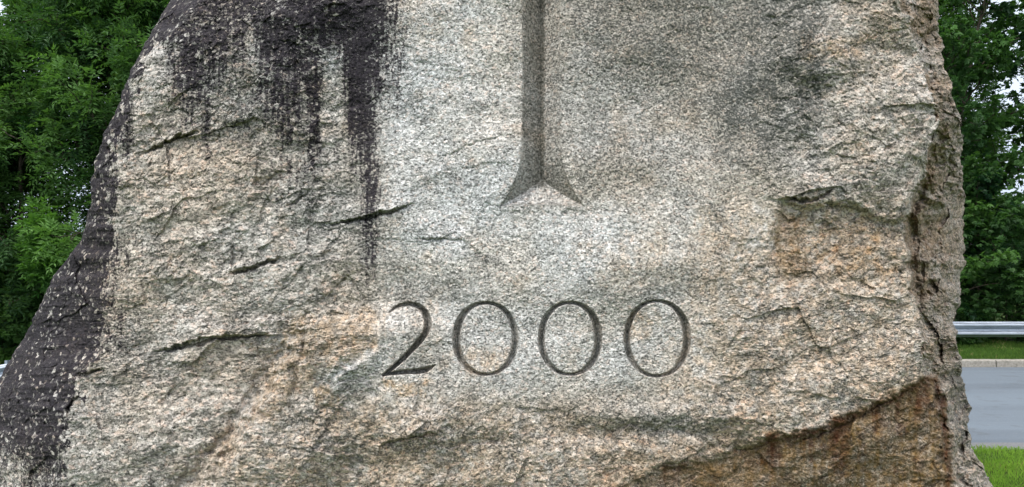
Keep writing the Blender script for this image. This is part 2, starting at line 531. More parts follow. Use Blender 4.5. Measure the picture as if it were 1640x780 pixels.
    def ring(xo0, xo1, yo0, yo1, xi0, xi1, yi0, yi1):
        do = ell((xo0 + xo1) / 2, (yo0 + yo1) / 2, (xo1 - xo0) / 2, (yo1 - yo0) / 2)
        di = ell((xi0 + xi1) / 2, (yi0 + yi1) / 2, (xi1 - xi0) / 2, (yi1 - yi0) / 2)
        return np.minimum(-do, di)
    z1 = ring(724, 831, 482, 602.5, 738, 819, 488.5, 597)
    z2 = ring(861, 965.5, 481.5, 602.5, 873, 951, 488, 596.5)
    z3 = ring(998, 1107, 479, 605, 1010, 1093, 485.5, 599)
    two = -np.minimum(seg_dist(U, V, [(624, 500, 1.3), (631, 494, 2.5), (640, 489, 3.6), (655, 486.5, 4.6), (670, 490, 5.2), (680, 499, 5.8), (685, 512, 6.2), (685, 524, 6.0), (680, 536, 5.4), (668, 551, 4.6), (645, 575, 4.0), (620, 597, 3.2), (614, 601, 2.4)]),
                      seg_dist(U, V, [(614, 601, 1.6), (628, 598, 3.0), (650, 595.5, 4.2), (670, 594.8, 5.0), (682, 592.5, 4.8), (690, 589, 3.2), (697, 584.5, .8)]))
    digits = [two, z1, z2, z3]
    carve = np.zeros(U.shape)
    dirt = np.zeros(U.shape)
    in_digit = []
    calm = np.zeros(U.shape)
    for d in digits:
        d = d + ragged * .35
        dd = np.clip(d, 0, 9)
        carve = np.maximum(carve, np.minimum(dd * .0060, .042) + .010 * smooth(0, 1.6, d))
        dirt = np.maximum(dirt, smooth(-.6, 2.2, d))
        calm = np.maximum(calm, 1 - smooth(0, 7, -d))
        in_digit.append(d > -1.0)
    ccar = cross / 375 * 1.02 + .007 * smooth(0, 1.5, cross)
    inside_c = smooth(0, 3, dcross)
    calm = np.maximum(calm, 1 - smooth(0, 6, -dcross))
    inv = np.maximum(smooth(-1, 2, np.max(np.stack(digits), 0)), inside_c)
    # carved walls are smoother than the natural surface
    hs = fbm(U / 330, V / 260, 21, 3) * .055 + fbm(U / 3.2, V / 3.2, 131, 2, .6) * .0032 + fbm(U / 14, V / 10, 133, 2) * .002
    h = h * (1 - inv * .93) + hs * inv * .93
    h -= carve
    h -= ccar
    groove_m = np.clip(dcross, 0, 3) / 3

    depth = D0 + dep - h
    X = (U - 820) / F * depth
    # broken flanks: stone pushed sideways as well, so the outline is ragged
    X = X + side_r * smooth(0, .5, tr) * (fbm(tr * 2.5 + 3, V / 34, 141, 5, .62) * .035 + chips(tr * 3, V / 22, 143) * .012)
    X = X - side_l * smooth(0, .6, tl) * (fbm(tl * 2.5 + 3, V / 30, 145, 5, .6) * .022)
    Z = CAMH + (HOR - V) / F * depth
    Y = depth

    # ---------------- colour masks ----------------
    streak = fbm(U / 9, V / 130, 201, 4, .6)
    streak2 = fbm(U / 26, V / 190, 205, 3, .5)
    blot = fbm(U / 22, V / 26, 211, 4, .6)
    grow = np.zeros(U.shape)
    def add(m, k=1.0):
        nonlocal grow
        grow = np.maximum(grow, m * k)
    # left flank
    add(smooth(-.10, .16, (lb - U + blot * 40 + streak * 24) / 60) * (1 - .35 * smooth(640, 760, V) * smooth(60, 20, U) ) * 1.0, 1.05)
    # narrow part of the flank lets stone through
    grow *= 1 - .32 * (smooth(190, 240, V) * (1 - smooth(350, 400, V))) * smooth(-30, 30, U - ul[:, None] - 22)
    grow *= 1 - .42 * smooth(690, 770, V)
    grow *= 1 + .25 * blot + .2 * streak
    # bleeding edge at the right of the big lower flank
    add(smooth(75, -10, U - lb + streak * 60 + blot * 40) * smooth(340, 400, V) * (1 - smooth(560, 610, V)), .50)
    # upper left curtain of streaks
    low = interp(U, [(270, 150), (300, 230), (330, 170), (380, 130), (420, 220), (460, 320), (490, 300), (505, 290), (525, 110), (545, 110), (560, 300), (595, 350), (612, 190), (640, 50), (660, -10)])
    cur = smooth(130, -60, V - low + streak * 110) * smooth(650, 600, U + streak * 20) * smooth(230, 300, U)
    fade = np.clip(1.02 - .62 * smooth(0, 250, V) + streak * .55 + blot * .25 - .30 * np.exp(-((U - 385) / 40) ** 2), 0, 1)
    add(cur, 1.0); grow = np.where(cur > 0, np.minimum(grow, np.maximum(grow * (1 - cur), grow * (fade + .25 * (tl > 0)))), grow)
    def drip(cx, w, y0, y1, k, wob=6):
        k = k * np.clip(1 - .45 * ((V - max(y0, -10)) / (y1 - max(y0, -10))), .4, 1) + streak * .35 + blot * .2
        x = U + streak2 * wob + streak * 5
        m = smooth(w * 1.25, w * .2, np.abs(x - cx)) * smooth(y1, y1 - (y1 - y0) * .45, V + blot * 30) * smooth(y0 - 25, y0 + 10, V)
        add(m, np.clip(k, 0, 1.2))
    drip(581, 38, -430, 400, 1.28, 4); drip(592, 22, 250, 520, .74, 4); drip(573, 26, -20, 330, 1.25, 4); drip(585, 26, 60, 360, 1.0, 4)
    drip(503, 19, 120, 340, 1.0, 3); drip(450, 34, -100, 330, .95); drip(478, 16, 60, 290, .8)
    drip(305, 30, -100, 260, 1.08); drip(330, 12, 130, 310, .7); drip(203, 15, 150, 300, .9); drip(418, 18, -100, 240, .8)
    drip(595, 13, 400, 480, .62)
    drip(365, 12, -100, 170, .62); drip(612, 18, -100, 160, .72); drip(640, 20, -60, 90, .5)
    drip(622, 44, -100, 260, .62); drip(470, 60, -100, 330, .42); drip(345, 60, -100, 260, .40); drip(590, 46, -100, 330, .50)
    drip(385, 9, 60, 330, .5); drip(540, 9, 150, 330, .5)
    pale_gap = np.exp(-((U - 533) / 17) ** 2) * smooth(40, 110, V) * smooth(280, 180, V)
    grow *= 1 - .65 * pale_gap
    # fissure tops left bare: dark lichens on crack line at (590,345)
    add(np.exp(-((U - 592) / 16) ** 2 - ((V - 348) / 12) ** 2), .75)
    # out-of-sight top and back
    grow = np.where(V < -10, np.maximum(grow, smooth(-10, -200, V) * .55 + .0), grow)

    dark = ledm * .55  # undercut darkened throughout
    def addd(m, k): 
        nonlocal dark
        dark = np.maximum(dark, m * k)
    P = lambda pts, a=-30, b=30: 1 - smooth(a, b, poly_sd(wu + streak * 18, wv + blot * 10, pts))
    addd(P([(905, -300), (1330, -300), (1325, 60), (1325, 180), (1300, 260), (1200, 290), (1150, 240), (1050, 170), (905, 130)], -70, 40), .62)
    addd(P([(1165, -300), (1320, -300), (1320, 140), (1300, 215), (1215, 250), (1150, 200), (1180, 100)], -25, 25) * (.6 + .6 * smooth(-.2, .25, blot)), 1.0)
    addd(P([(1010, -300), (1100, -300), (1095, 40), (1020, 30)]), .8)
    addd(P([(1140, 130), (1215, 110), (1200, 270), (1150, 260)]), .85)
    addd(P([(1140, 325), (1160, 325), (1160, 365), (1145, 370)], -8, 12), .7)
    addd(P([(905, 190), (1060, 190), (1080, 260), (1050, 300), (930, 290)]), .35)
    addd(P([(840, -300), (900, -300), (900, 300), (840, 300)], -5, 4), .40)  # shaft darkened over its whole width
    addd(P([(640, 455), (740, 440), (730, 480), (640, 480)], -8, 14), .45)
    addd(P([(290, 0), (620, 0), (600, 180), (420, 230), (300, 200)], -40, 60), .5)
    addd(P([(440, 120), (590, 200), (600, 420), (480, 400)], -40, 60), .35)
    addd(P([(200, 520), (260, 560), (160, 700), (120, 700)], -20, 40), .35)
    addd(P([(470, 640), (600, 660), (560, 720), (460, 700)], -10, 40), .25)  # broad shading of the uneven face, painted in
    addd(P([(860, 640), (1080, 650), (1150, 690), (1100, 720), (880, 680)], -15, 30), .38)  # shading around the swelling below the digits, painted in
    addd(P([(600, 690), (760, 680), (760, 720), (600, 730)], -15, 30), .28)  # darker along the low ledge
    addd(smooth(.1, .45, fbm(U / 70, V / 50, 221, 4)), .40)
    addd(side_r, .36)  # right side face darker throughout
    addd(smooth(.25, .7, tr) * smooth(560, 600, V) * smooth(740, 690, V), .85)  # low block on the right edge darker still

    rust = np.zeros(U.shape)
    rs = fbm(U / 10, V / 90, 231, 4, .6)
    rust = np.maximum(rust, ledm * (.86 + .5 * rs) * smooth(1000, 1140, U))
    rust = np.maximum(rust, .55 * side_r * smooth(.55, .2, tr) * smooth(290, 350, V) * smooth(500, 420, V))
    for cx, w, y0, y1, k in [(1345, 22, 665, 790, 1.0), (1240, 14, 690, 740, .9), (1120, 60, 738, 800, .9), (1435, 20, 620, 680, .7), (1478, 16, 612, 690, .8), (1075, 30, 745, 800, .7), (1290, 14, 700, 780, .6), (1385, 14, 650, 720, .8), (1130, 40, 742, 800, 1.0), (1330, 10, 675, 790, 1.2), (1356, 9, 670, 790, 1.2), (1222, 12, 705, 780, 1.1), (1465, 14, 618, 700, 1.1)]:
        m = smooth(w, w * .3, np.abs(U + rs * 16 - cx)) * smooth(y0 - 6, y0 + 6, V) * smooth(y1 + 30, y1 - 50, V)
        rust = np.maximum(rust, m * k)
    dstreak = ledm * smooth(.0, .35, fbm(U / 13, V / 150, 235, 3, .6)) * smooth(1150, 1230, U) * .9
    dark = np.maximum(dark, dstreak)
    # dark red line hugging the ledge
    rust = np.maximum(rust, np.exp(-((sdl + 4) / 7) ** 2) * smooth(1180, 1300, U) * .95)
    rust = np.maximum(rust, .55 * np.exp(-((U - 1268) / 22) ** 2 - ((V - 400) / 50) ** 2))
    rust = np.maximum(rust, .30 * np.clip(.8 + 1.3 * blot, 0, 1.3) * P([(1300, 345), (1440, 360), (1450, 440), (1330, 455)], -22, 26))
    rust = np.maximum(rust, .62 * P([(1240, 335), (1290, 350), (1290, 440), (1240, 455)], -10, 12))
    rust = np.maximum(rust, .42 * P([(1000, 730), (1240, 700), (1240, 820), (900, 820)], -30, 30))
    rust = np.maximum(rust, .24 * P([(500, 505), (530, 520), (470, 600), (400, 680), (330, 790), (290, 790), (370, 690), (450, 590)], -12, 16))
    rust = np.maximum(rust, .22 * P([(480, 510), (600, 520), (560, 560), (440, 680), (420, 640)], -14, 16))
    rust = np.maximum(rust, .62 * side_r * smooth(.0, .5, fbm(U / 40, V / 60, 241, 3) + .3) * smooth(1570, 1480, U) * smooth(620, 560, V))
    rust = np.maximum(rust, .30 * smooth(780, 800, V + 0 * U))
    red = np.zeros(U.shape)
    for cx, w, y0, y1, k in [(1345, 24, 668, 800, .9), (1240, 16, 694, 780, .8), (1478, 18, 612, 690, .85), (1405, 12, 640, 720, .7), (1436, 12, 640, 700, .7), (1075, 24, 745, 790, .5), (1298, 10, 692, 760, .6)]:
        red = np.maximum(red, k * smooth(w, w * .2, np.abs(U + rs * 18 - cx)) * smooth(y0 - 6, y0 + 4, V) * smooth(y1 + 10, y0 + 20, V))
    red = np.maximum(red, .8 * np.exp(-((sdl + 5) / 6) ** 2) * smooth(1190, 1300, U) * (sdl < 4))
    red = np.clip(red * (1 + rs), 0, 1)
    tan = np.zeros(U.shape)
    def addt(pts, a, b, k):
        nonlocal tan
        tan = np.maximum(tan, P(pts, a, b) * k)
    addt(ochre, -45, 50, .9 * np.clip(.8 + 1.2 * blot, 0, 1.1))
    addt([(1120, 330), (1500, 300), (1500, 640), (1150, 760), (1060, 640)], -60, 60, .62)
    addt([(470, 500), (600, 495), (605, 560), (520, 590), (430, 680), (380, 700), (430, 600)], -15, 20, .70)
    addt([(360, 700), (600, 640), (860, 650), (1100, 700), (1240, 820), (340, 820)], -40, 60, .60)
    addt([(100, 420), (560, 400), (600, 480), (440, 640), (120, 800)], -50, 60, .22)
    addt([(615, 612), (690, 612), (670, 640), (640, 640)], -4, 6, .85)
    addt([(735, 560), (820, 560), (800, 600), (750, 600)], -8, 12, .6)
    addt([(1010, 500), (1060, 500), (1040, 545), (1010, 540)], -10, 15, .65)
    addt([(1000, 380), (1060, 370), (1060, 440), (960, 450)], -10, 30, .40)
    addt([(505, 620), (540, 630), (530, 665), (515, 650)], -4, 10, .9)
    addt([(1330, -100), (1500, -100), (1500, 300), (1340, 290)], -50, 40, .38)
    addt([(1280, 60), (1400, 60), (1380, 90), (1290, 90)], -8, 16, .7)
    addt([(180, 150), (420, 230), (420, 330), (180, 330)], -30, 50, .28)
    addt([(620, 0), (720, 0), (700, 80), (640, 60)], -10, 40, .35)
    tan = np.maximum(tan, smooth(.1, .5, fbm(U / 60, V / 60, 251, 4)) * .30)
    tan = np.maximum(tan, side_r * .5)
    pale = np.zeros(U.shape)
    pale = np.maximum(pale, P([(610, -200), (838, -200), (838, 330), (960, 340), (1060, 300), (1180, 300), (1250, 320), (1230, 400), (1000, 440), (950, 480), (640, 480), (600, 300)], -60, 40))
    pale = np.maximum(pale, pale_gap)
    pale = np.maximum(pale, P([(480, 590), (650, 540), (660, 640), (560, 640)], -20, 30) * .7)
    pale = np.maximum(pale, P([(610, 490), (1150, 480), (1130, 600), (830, 640)], -20, 40) * .55)
    grime_shade = np.clip(dirt * .40 * (.8 + .5 * np.clip(fbm(U / 12, V / 16, 271, 3) + .3, 0, 1)), 0, 1)
    grime_shade = np.maximum(grime_shade, crack_m * .30)  # cracks darkened a little
    # shade painted on the shaft's left wall and foot; valley and edges darkened
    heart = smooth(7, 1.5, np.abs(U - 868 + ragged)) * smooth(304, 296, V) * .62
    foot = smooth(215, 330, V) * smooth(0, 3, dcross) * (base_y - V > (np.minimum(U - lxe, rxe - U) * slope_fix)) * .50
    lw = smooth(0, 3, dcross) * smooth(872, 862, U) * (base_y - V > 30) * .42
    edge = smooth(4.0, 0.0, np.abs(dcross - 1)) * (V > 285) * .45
    grime_shade = np.maximum.reduce([grime_shade, heart, foot, lw, edge])

    gcap = .74 + .13 * side_l + .22 * np.clip(fbm(U / 60, V / 70, 261, 3) + .1, -.6, .6) + .12 * np.exp(-((U - 583) / 24) ** 2)
    fine = fbm(U / 4.5, V / 55, 207, 3, .6)
    grow = grow + np.where(grow > .02, .34 * fine * (1 - .6 * side_l), 0)
    grow = np.minimum(grow * .92, gcap + .12 * fine)
    stain = np.stack([np.clip(grow, 0, 1.0), np.clip(rust, 0, 1), np.clip(dark, 0, 1), red], -1)
    tone = np.stack([np.clip(tan, 0, 1), np.clip(pale, 0, 1), grime_shade, np.clip(rough * 1.4 - .4, 0, 1)], -1)

    # ---------------- sides and back, closing the ring ----------------
    nb = 130
    th = np.linspace(0, math.pi, nb + 2)[1:-1]
    tp = np.clip((v1 + 430) / 430, 0, 1) ** .6
    T = .45 + .65 * tp
    Xr, Yr, Zr = X[:, -1], Y[:, -1], Z[:, -1]
    Xl, Yl, Zl = X[:, 0], Y[:, 0], Z[:, 0]
    c = np.sign(np.cos(th)) * np.abs(np.cos(th)) ** .75
    f = (1 - c) / 2
    sn = np.sin(th) ** .7
    XB = Xr[:, None] * (1 - f) + Xl[:, None] * f
    YB = Yr[:, None] * (1 - f) + Yl[:, None] * f + T[:, None] * sn
    ZB = Zr[:, None] * (1 - f) + Zl[:, None] * f
    arc = np.arange(nb)[None, :] / 9.0 + 0 * v1[:, None]
    vz = v1[:, None] / 75 + 0 * arc
    nz = fbm(arc, vz, 301, 6, .6) * .22 + chips(arc * 1.3, vz * 1.3, 303) * .06
    ramp = np.clip(np.sin(th) * 3, 0, 1)
    XB = XB * (1 + 0) + np.cos(th)[None, :] * (nz - .08) * ramp
    YB = YB + np.sin(th)[None, :] * nz * ramp
    XB = np.clip(XB, np.minimum(Xl, Xr)[:, None], np.maximum(Xl, Xr)[:, None])
    stB = np.zeros(XB.shape + (4,)); toB = np.zeros(XB.shape + (4,))
    toB[..., 3] = 1
    fr = f[None, :] + 0 * arc
    stB[..., 0] = stain[:, -1, 0][:, None] * (1 - fr) + stain[:, 0, 0][:, None] * fr
    stB[..., 0] = np.clip(stB[..., 0] * .9 + fbm(arc, vz, 305, 4) * .3, 0, 1)
    stB[..., 2] = .5; toB[..., 0] = .4
    XA = np.concatenate([X, XB], 1); YA = np.concatenate([Y, YB], 1); ZA = np.concatenate([Z, ZB], 1)
    ST = np.concatenate([stain, stB], 1); TO = np.concatenate([tone, toB], 1)
    nt = XA.shape[1]
    idx = np.arange(nr * nt).reshape(nr, nt)
    a = idx[:-1, :]; b = idx[1:, :]
    Q = np.stack([a, b, np.roll(b, -1, 1), np.roll(a, -1, 1)], -1)
    verts = np.stack([XA, YA, ZA], -1).reshape(-1, 3)
    ST = ST.reshape(-1, 4); TO = TO.reshape(-1, 4)
    # split faces: body, four numerals, shaft
    owner = np.zeros((nr - 1, nt), np.int8)
    for k, m in enumerate(in_digit):
        mm = m[:-1, :-1] | m[1:, 1:]
        owner[:, :nc - 1][mm] = k + 1
    mm = (dcross > -1)[:-1, :-1] | (dcross > -1)[1:, 1:]
    owner[:, :nc - 1][mm] = 5
    # top cap: quads folding the first ring shut
    half = nt // 2
    capq = []
    ring0 = idx[0]
    for i in range(half - 1):
        capq.append((ring0[i], ring0[i + 1], ring0[nt - 2 - i], ring0[nt - 1 - i]))
    Qf = Q.reshape(-1, 4)
    ow = owner.reshape(-1)

    root = None
    names = ["engraved_boulder", "engraved_numeral", "engraved_numeral", "engraved_numeral", "engraved_numeral", "engraved_shaft"]
    plabels = [None, "engraved digit 2 at the left end of the year", "engraved digit 0 just right of the digit 2",
               "engraved digit 0, middle one of the three zeros", "engraved digit 0 at the right end of the year",
               "V-cut shaft with splayed foot engraved above the year"]
    for k in range(6):
        q = Qf[ow == k]
        if k == 0:
            q = np.concatenate([q, np.array(capq)])
        used, inv_i = np.unique(q.ravel(), return_inverse=True)
        me = np_mesh(names[k], verts[used], inv_i.reshape(-1, 4))
        attr_col(me, "stain", ST[used]); attr_col(me, "tone", TO[used])
        o = link(names[k], me, MG, root)
        if k == 0:
            root = o
            tag(o, "huge rough granite standing stone engraved 2000, streaked with black growth", "boulder")
        else:
            o["label"] = plabels[k]
    return root

build_boulder()

# ------------------------------------------------------------ ground, road, kerb, verge
def zdrop(x):
    """ground falls away to the left"""
    t = np.clip(-5.0 - x, 0, 24)
    return -0.165 * t * smooth(0, 1.5, t)

def sheet(name, x0, x1, y0, y1, z, mat, nx=60, ny=2, xs=None, ys=None, zf=None):
    xs = np.linspace(x0, x1, nx) if xs is None else xs
    ys = np.linspace(y0, y1, ny) if ys is None else ys
    XX, YY = np.meshgrid(xs, ys)
    ZZ = zdrop(XX) + z
    if zf is not None: ZZ = ZZ + zf(XX, YY)
    i = np.arange(XX.size).reshape(XX.shape)
    Q = np.stack([i[:-1, :-1], i[:-1, 1:], i[1:, 1:], i[1:, :-1]], -1).reshape(-1, 4)
    me = np_mesh(name, np.stack([XX, YY, ZZ], -1).reshape(-1, 3), Q)
    o = link(name, me, mat)
    tag(o, kind="structure")
    return o

def m_soil():
    N = NT("lawn_soil")
    c = N.ramp(N.noise(14, 6, .65), [(.3, (.030, .055, .012)), (.5, (.060, .105, .020)), (.7, (.10, .15, .035))])
    c = N.mix(N.rng(N.noise(.4, 4), .4, .65), c, N.mix(1, c, (1.1, 1.0, .8), 'MULTIPLY'))
    N.bump(N.noise(60, 5, .7), .03, .8)
    return N.set(col=c, rough=.95, spec=.1)
def m_road():
    N = NT("asphalt")
    g = N.noise(180, 4, .7)
    c = N.ramp(g, [(.3, (.065, .085, .103)), (.52, (.135, .160, .185)), (.72, (.26, .285, .31))])
    band = N.noise(1.0, 4, .6, vec=N.map((.05, .8, 1)))
    c = N.mix(N.rng(band, .35, .65), N.mix(1, c, (.84, .84, .86), 'MULTIPLY'), N.mix(1, c, (1.12, 1.14, 1.16), 'MULTIPLY'))
    patch = N.rng(N.noise(3.2, 5, .65), .56, .66)
    c = N.mix(N.math('MULTIPLY', patch, .40), c, (.09, .095, .10))
    spots = N.rng(N.noise(26, 3, .6), .66, .70)
    c = N.mix(N.math('MULTIPLY', spots, .5), c, (.34, .33, .30))
    N.bump(g, .006, .6)
    return N.set(col=c, rough=.85, spec=.3)
def m_conc():
    N = NT("kerb_concrete")
    c = N.ramp(N.noise(30, 6, .7), [(.3, (.20, .185, .155)), (.6, (.36, .335, .29)), (.8, (.44, .42, .37))])
    st = N.rng(N.noise(5, 5, .7), .55, .7)
    c = N.mix(N.math('MULTIPLY', st, .7), c, (.09, .085, .06))
    N.bump(N.noise(80, 4, .7), .006)
    return N.set(col=c, rough=.9, spec=.2)
def m_edge():
    N = NT("channel")
    c = N.ramp(N.noise(40, 5, .7), [(.3, (.13, .135, .14)), (.7, (.22, .22, .22))])
    N.bump(N.noise(120, 4, .7), .005)
    return N.set(col=c, rough=.9, spec=.2)
MS, MR, MC, ME = m_soil(), m_road(), m_conc(), m_edge()

Y_NEAR, Y_FAR, KH = 6.86, 13.15, 0.13
xs = np.unique(np.concatenate([np.linspace(-60, 60, 121), np.linspace(-600, 600, 61)]))
def lawn_z(X, Y):
    # kerb-height verge beyond the road, lawn level with the road on this side, hollow under the road
    r = (Y > Y_NEAR + .05) & (Y < Y_FAR + .12)
    z = np.where(Y > Y_FAR + .11, KH - .01, .012)
    return np.where(r, -.05, z)
ysg = np.unique(np.concatenate([[-60, -20, -5, 0], np.arange(1, Y_NEAR - .2, 1), [Y_NEAR, Y_NEAR + .06, 10, Y_FAR + .115, Y_FAR + .13, 15, 17, 20, 25, 30, 40, 60, 100, 180, 300, 600, 1200]]))
sheet("ground", 0, 0, 0, 0, 0, MS, xs=xs, ys=ysg, zf=lawn_z)
sheet("road", -60, 60, Y_NEAR + .30, Y_FAR, 0.0, MR, nx=121)
sheet("road_channel", -60, 60, Y_NEAR + .01, Y_NEAR + .32, 0.004, ME, nx=121)

def kerb():
    # row of kerb stones with small joints, a chamfered top edge
    V = []; Q = []
    x = -40.0; rr = random.Random(4)
    while x < 30:
        L = .915; j = .008
        dz = rr.uniform(-.006, .006); dy = rr.uniform(-.008, .008)
        pr = [(Y_FAR, -.05), (Y_FAR + .004, KH - .02), (Y_FAR + .02, KH), (Y_FAR + .15, KH), (Y_FAR + .15, -.05)]
        b = len(V)
        for xx in (x + j, x + L - j):
            for (yy, zz) in pr:
                V.append((xx, yy + dy, zz + dz + float(zdrop(np.array(xx)))))
        n = len(pr)
        for k in range(n):
            k2 = (k + 1) % n
            Q.append((b + k, b + k2, b + n + k2, b + n + k))
        Q.append((b, b + n - 1, b + 3, b + 1)) if False else None
        x += L
    me = np_mesh("kerb", np.array(V), np.array(Q), False)
    o = link("kerb", me, MC)
    tag(o, kind="structure")
    # dark bed the joints open onto
    return o
kerb()
sheet("kerb_bed", -40, 30, Y_FAR + .012, Y_FAR + .14, KH - .012, ME, nx=71)

# ------------------------------------------------------------ grass blades
def m_leaf(name, dark, light, trans=.35, rough=.5, spec=.3, brown=None):
    N = NT(name)
    r = N.attr("rnd", "Fac")
    c = N.mix(r, dark, light)
    if brown: c = N.mix(N.rng(r, .93, .97), c, brown)
    N.set(col=c, rough=rough, spec=spec)
    t = N.t.nodes.new("ShaderNodeBsdfTranslucent")
    N.put(t.inputs[0], N.mix(1, c, (1.25, 1.35, .6), 'MULTIPLY'))
    mx = N.t.nodes.new("ShaderNodeMixShader")
    mx.inputs[0].default_value = trans
    N.t.links.new(N.b.outputs[0], mx.inputs[1])
    N.t.links.new(t.outputs[0], mx.inputs[2])
    N.t.links.new(mx.outputs[0], N.o.inputs[0])
    return N.m

def grass(name, x0, x1, y0, y1, zb, n, hmin, hmax, w, seed, mat, label, cut=None):
    r = np.random.RandomState(seed)
    x = r.uniform(x0, x1, n); y = r.uniform(y0, y1, n)
    if cut is not None:
        k = cut(x, y); x, y = x[k], y[k]; n = len(x)
    tuft = fbm(x * 2.2, y * 2.2, seed, 3)
    H = r.uniform(hmin, hmax, n) * (1 + .7 * tuft)
    a = r.uniform(0, 2 * np.pi, n); ln = r.uniform(0, .7, n) * H
    b = r.uniform(0, 2 * np.pi, n)
    z = zdrop(x) + zb
    ww = w * r.uniform(.6, 1.3, n)
    p0 = np.stack([x - np.cos(a) * ww, y - np.sin(a) * ww, z], -1)
    p1 = np.stack([x + np.cos(a) * ww, y + np.sin(a) * ww, z], -1)
    mx_, my_ = x + np.cos(b) * ln * .35, y + np.sin(b) * ln * .35
    p2 = np.stack([mx_ + np.cos(a) * ww * .7, my_ + np.sin(a) * ww * .7, z + H * .6], -1)
    p3 = np.stack([x + np.cos(b) * ln, y + np.sin(b) * ln, z + H], -1)
    V = np.stack([p0, p1, p2, p3], 1).reshape(-1, 3)
    Q = np.arange(n * 4).reshape(n, 4)
    me = np_mesh(name, V, Q, False)
    attr_f(me, "rnd", np.repeat(np.clip(r.rand(n) * .8 + .1 + tuft * .4, 0, 1), 4))
    o = link(name, me, mat)
    tag(o, label, "grass", kind="stuff")
    return o
MGR = m_leaf("grass_blade", (.10, .21, .03), (.33, .52, .08), .35, .55, .25, (.30, .27, .10))
MGV = m_leaf("verge_blade", (.035, .085, .014), (.11, .20, .035), .3, .6, .2, (.26, .24, .10))
sun_cut = lambda x, y: ~((x > -2.2) & (x < 2.2) & (y > 3.5) & (y < 4.4))
grass("lawn_grass", -4, 7.5, 1.6, Y_NEAR + .03, .010, 330000, .02, .045, .0022, 5, MGR,
      "bright green mown lawn between the standing stone and the road", sun_cut)
grass("verge_grass", -15, 11, Y_FAR + .13, 16.8, KH - .012, 200000, .03, .09, .0035, 6, MGV,
      "green grass verge between the kerb and the hedge under the guardrail")

# ------------------------------------------------------------ guardrail
def m_galv():
    N = NT("galvanised_steel")
    c = N.ramp(N.noise(9, 5, .6, vec=N.map((.4, 1, 3))), [(.3, (.30, .34, .40)), (.7, (.50, .55, .62))])
    c = N.mix(N.math('MULTIPLY', N.rng(N.noise(25, 4, .7), .58, .7), .5), c, (.16, .15, .13))
    return N.set(col=c, rough=N.rng(N.noise(20, 3), .3, .7, .38, .6), metal=.75)
MZ = m_galv()
def guardrail():
    root = bpy.data.objects.new("guardrail", None)
    COL.objects.link(root)
    root.location = (0, 15.0, KH)
    tag(root, "galvanised steel crash barrier running along the far verge under the trees", "guardrail")
    # W-beam profile (y towards road is negative), z about the mid line
    half = [(-.0, .155), (-.012, .150), (-.022, .135), (-.075, .108), (-.083, .095), (-.083, .072), (-.075, .058), (-.018, .024), (-.012, .0)]
    prof = half + [(y, -z) for y, z in reversed(half[:-1])]
    prof = np.array(prof)
    t = .004
    back = prof.copy(); back[:, 0] += t
    loop = np.concatenate([prof, back[::-1]])
    def run(xs_, zc_, sc_):
        V = []; n = len(loop)
        for x, z, s in zip(xs_, zc_, sc_):
            for (y, q) in loop: V.append((x, y * (.3 + .7 * s), z + q * s))
        Q = []
        for i in range(len(xs_) - 1):
            for k in range(n):
                k2 = (k + 1) % n
                Q.append((i * n + k, i * n + k2, (i + 1) * n + k2, (i + 1) * n + k))
        return np.array(V), np.array(Q)
    # lengths of rail, 4.13 m lapped at the posts
    x = 13.6
    nsec = 0
    while x > -9:
        xa = x - 4.13
        xx = np.linspace(xa - .02, x + .14, 24)
        lap = .005 * (nsec % 2)
        zc = .402 + zdrop(xx)
        Vv, Qq = run(xx, zc, np.ones(24)); Vv[:, 1] -= lap
        me = np_mesh("rail_beam", Vv, Qq, False)
        link("rail_beam", me, MZ, root)
        # bolts of the lap joint
        x = xa; nsec += 1
    xx = np.linspace(x - 6.0, x + .1, 30)
    s = np.clip((xx - (x - 6)) / 5.5, 0, 1)
    Vv, Qq = run(xx, (.402) * (.42 + .58 * s) + zdrop(xx), .36 + .64 * s)
    link("end_ramp", np_mesh("end_ramp", Vv, Qq, False), MZ, root)
    # posts: rolled Z section with a block and bolt head
    def post(xc):
        z0 = float(zdrop(np.array(xc)))
        pr = [(-.05, 0), (.004, 0), (.004, .10), (.055, .10), (.055, .105), (-.001, .105), (-.001, .005), (-.05, .005)]
        V = []; Q = []
        for zz in (-.3, .62):
            for (a, b) in pr: V.append((xc + a, b + .01, zz + z0))
        n = len(pr)
        for k in range(n):
            Q.append((k, (k + 1) % n, n + (k + 1) % n, n + k))
        Q += [(n, n + 1, n + 6, n + 7), (n + 2, n + 3, n + 4, n + 5), (n + 1, n + 2, n + 5, n + 6)]
        o = link("post", np_mesh("post", np.array(V), np.array(Q), False), MZ, root)
        a = np.linspace(0, 2 * math.pi, 9)[:-1]
        B = [(xc + .02 * math.cos(q), yy, .402 + z0 + .02 * math.sin(q)) for yy in (-.012, -.028) for q in a]
        Q = [(k, (k + 1) % 8, 8 + (k + 1) % 8, 8 + k) for k in range(8)] + [(8, 9, 10, 11), (8, 11, 12, 15), (12, 13, 14, 15)]
        link("bolt", np_mesh("bolt", np.array(B), np.array(Q), False), MZ, o)
    xp = 12.6
    while xp > -13:
        post(xp); xp -= 2.065
    return root
guardrail()

# ------------------------------------------------------------ trees and shrubs
def norm(a): return a / (np.linalg.norm(a, axis=-1, keepdims=True) + 1e-9)

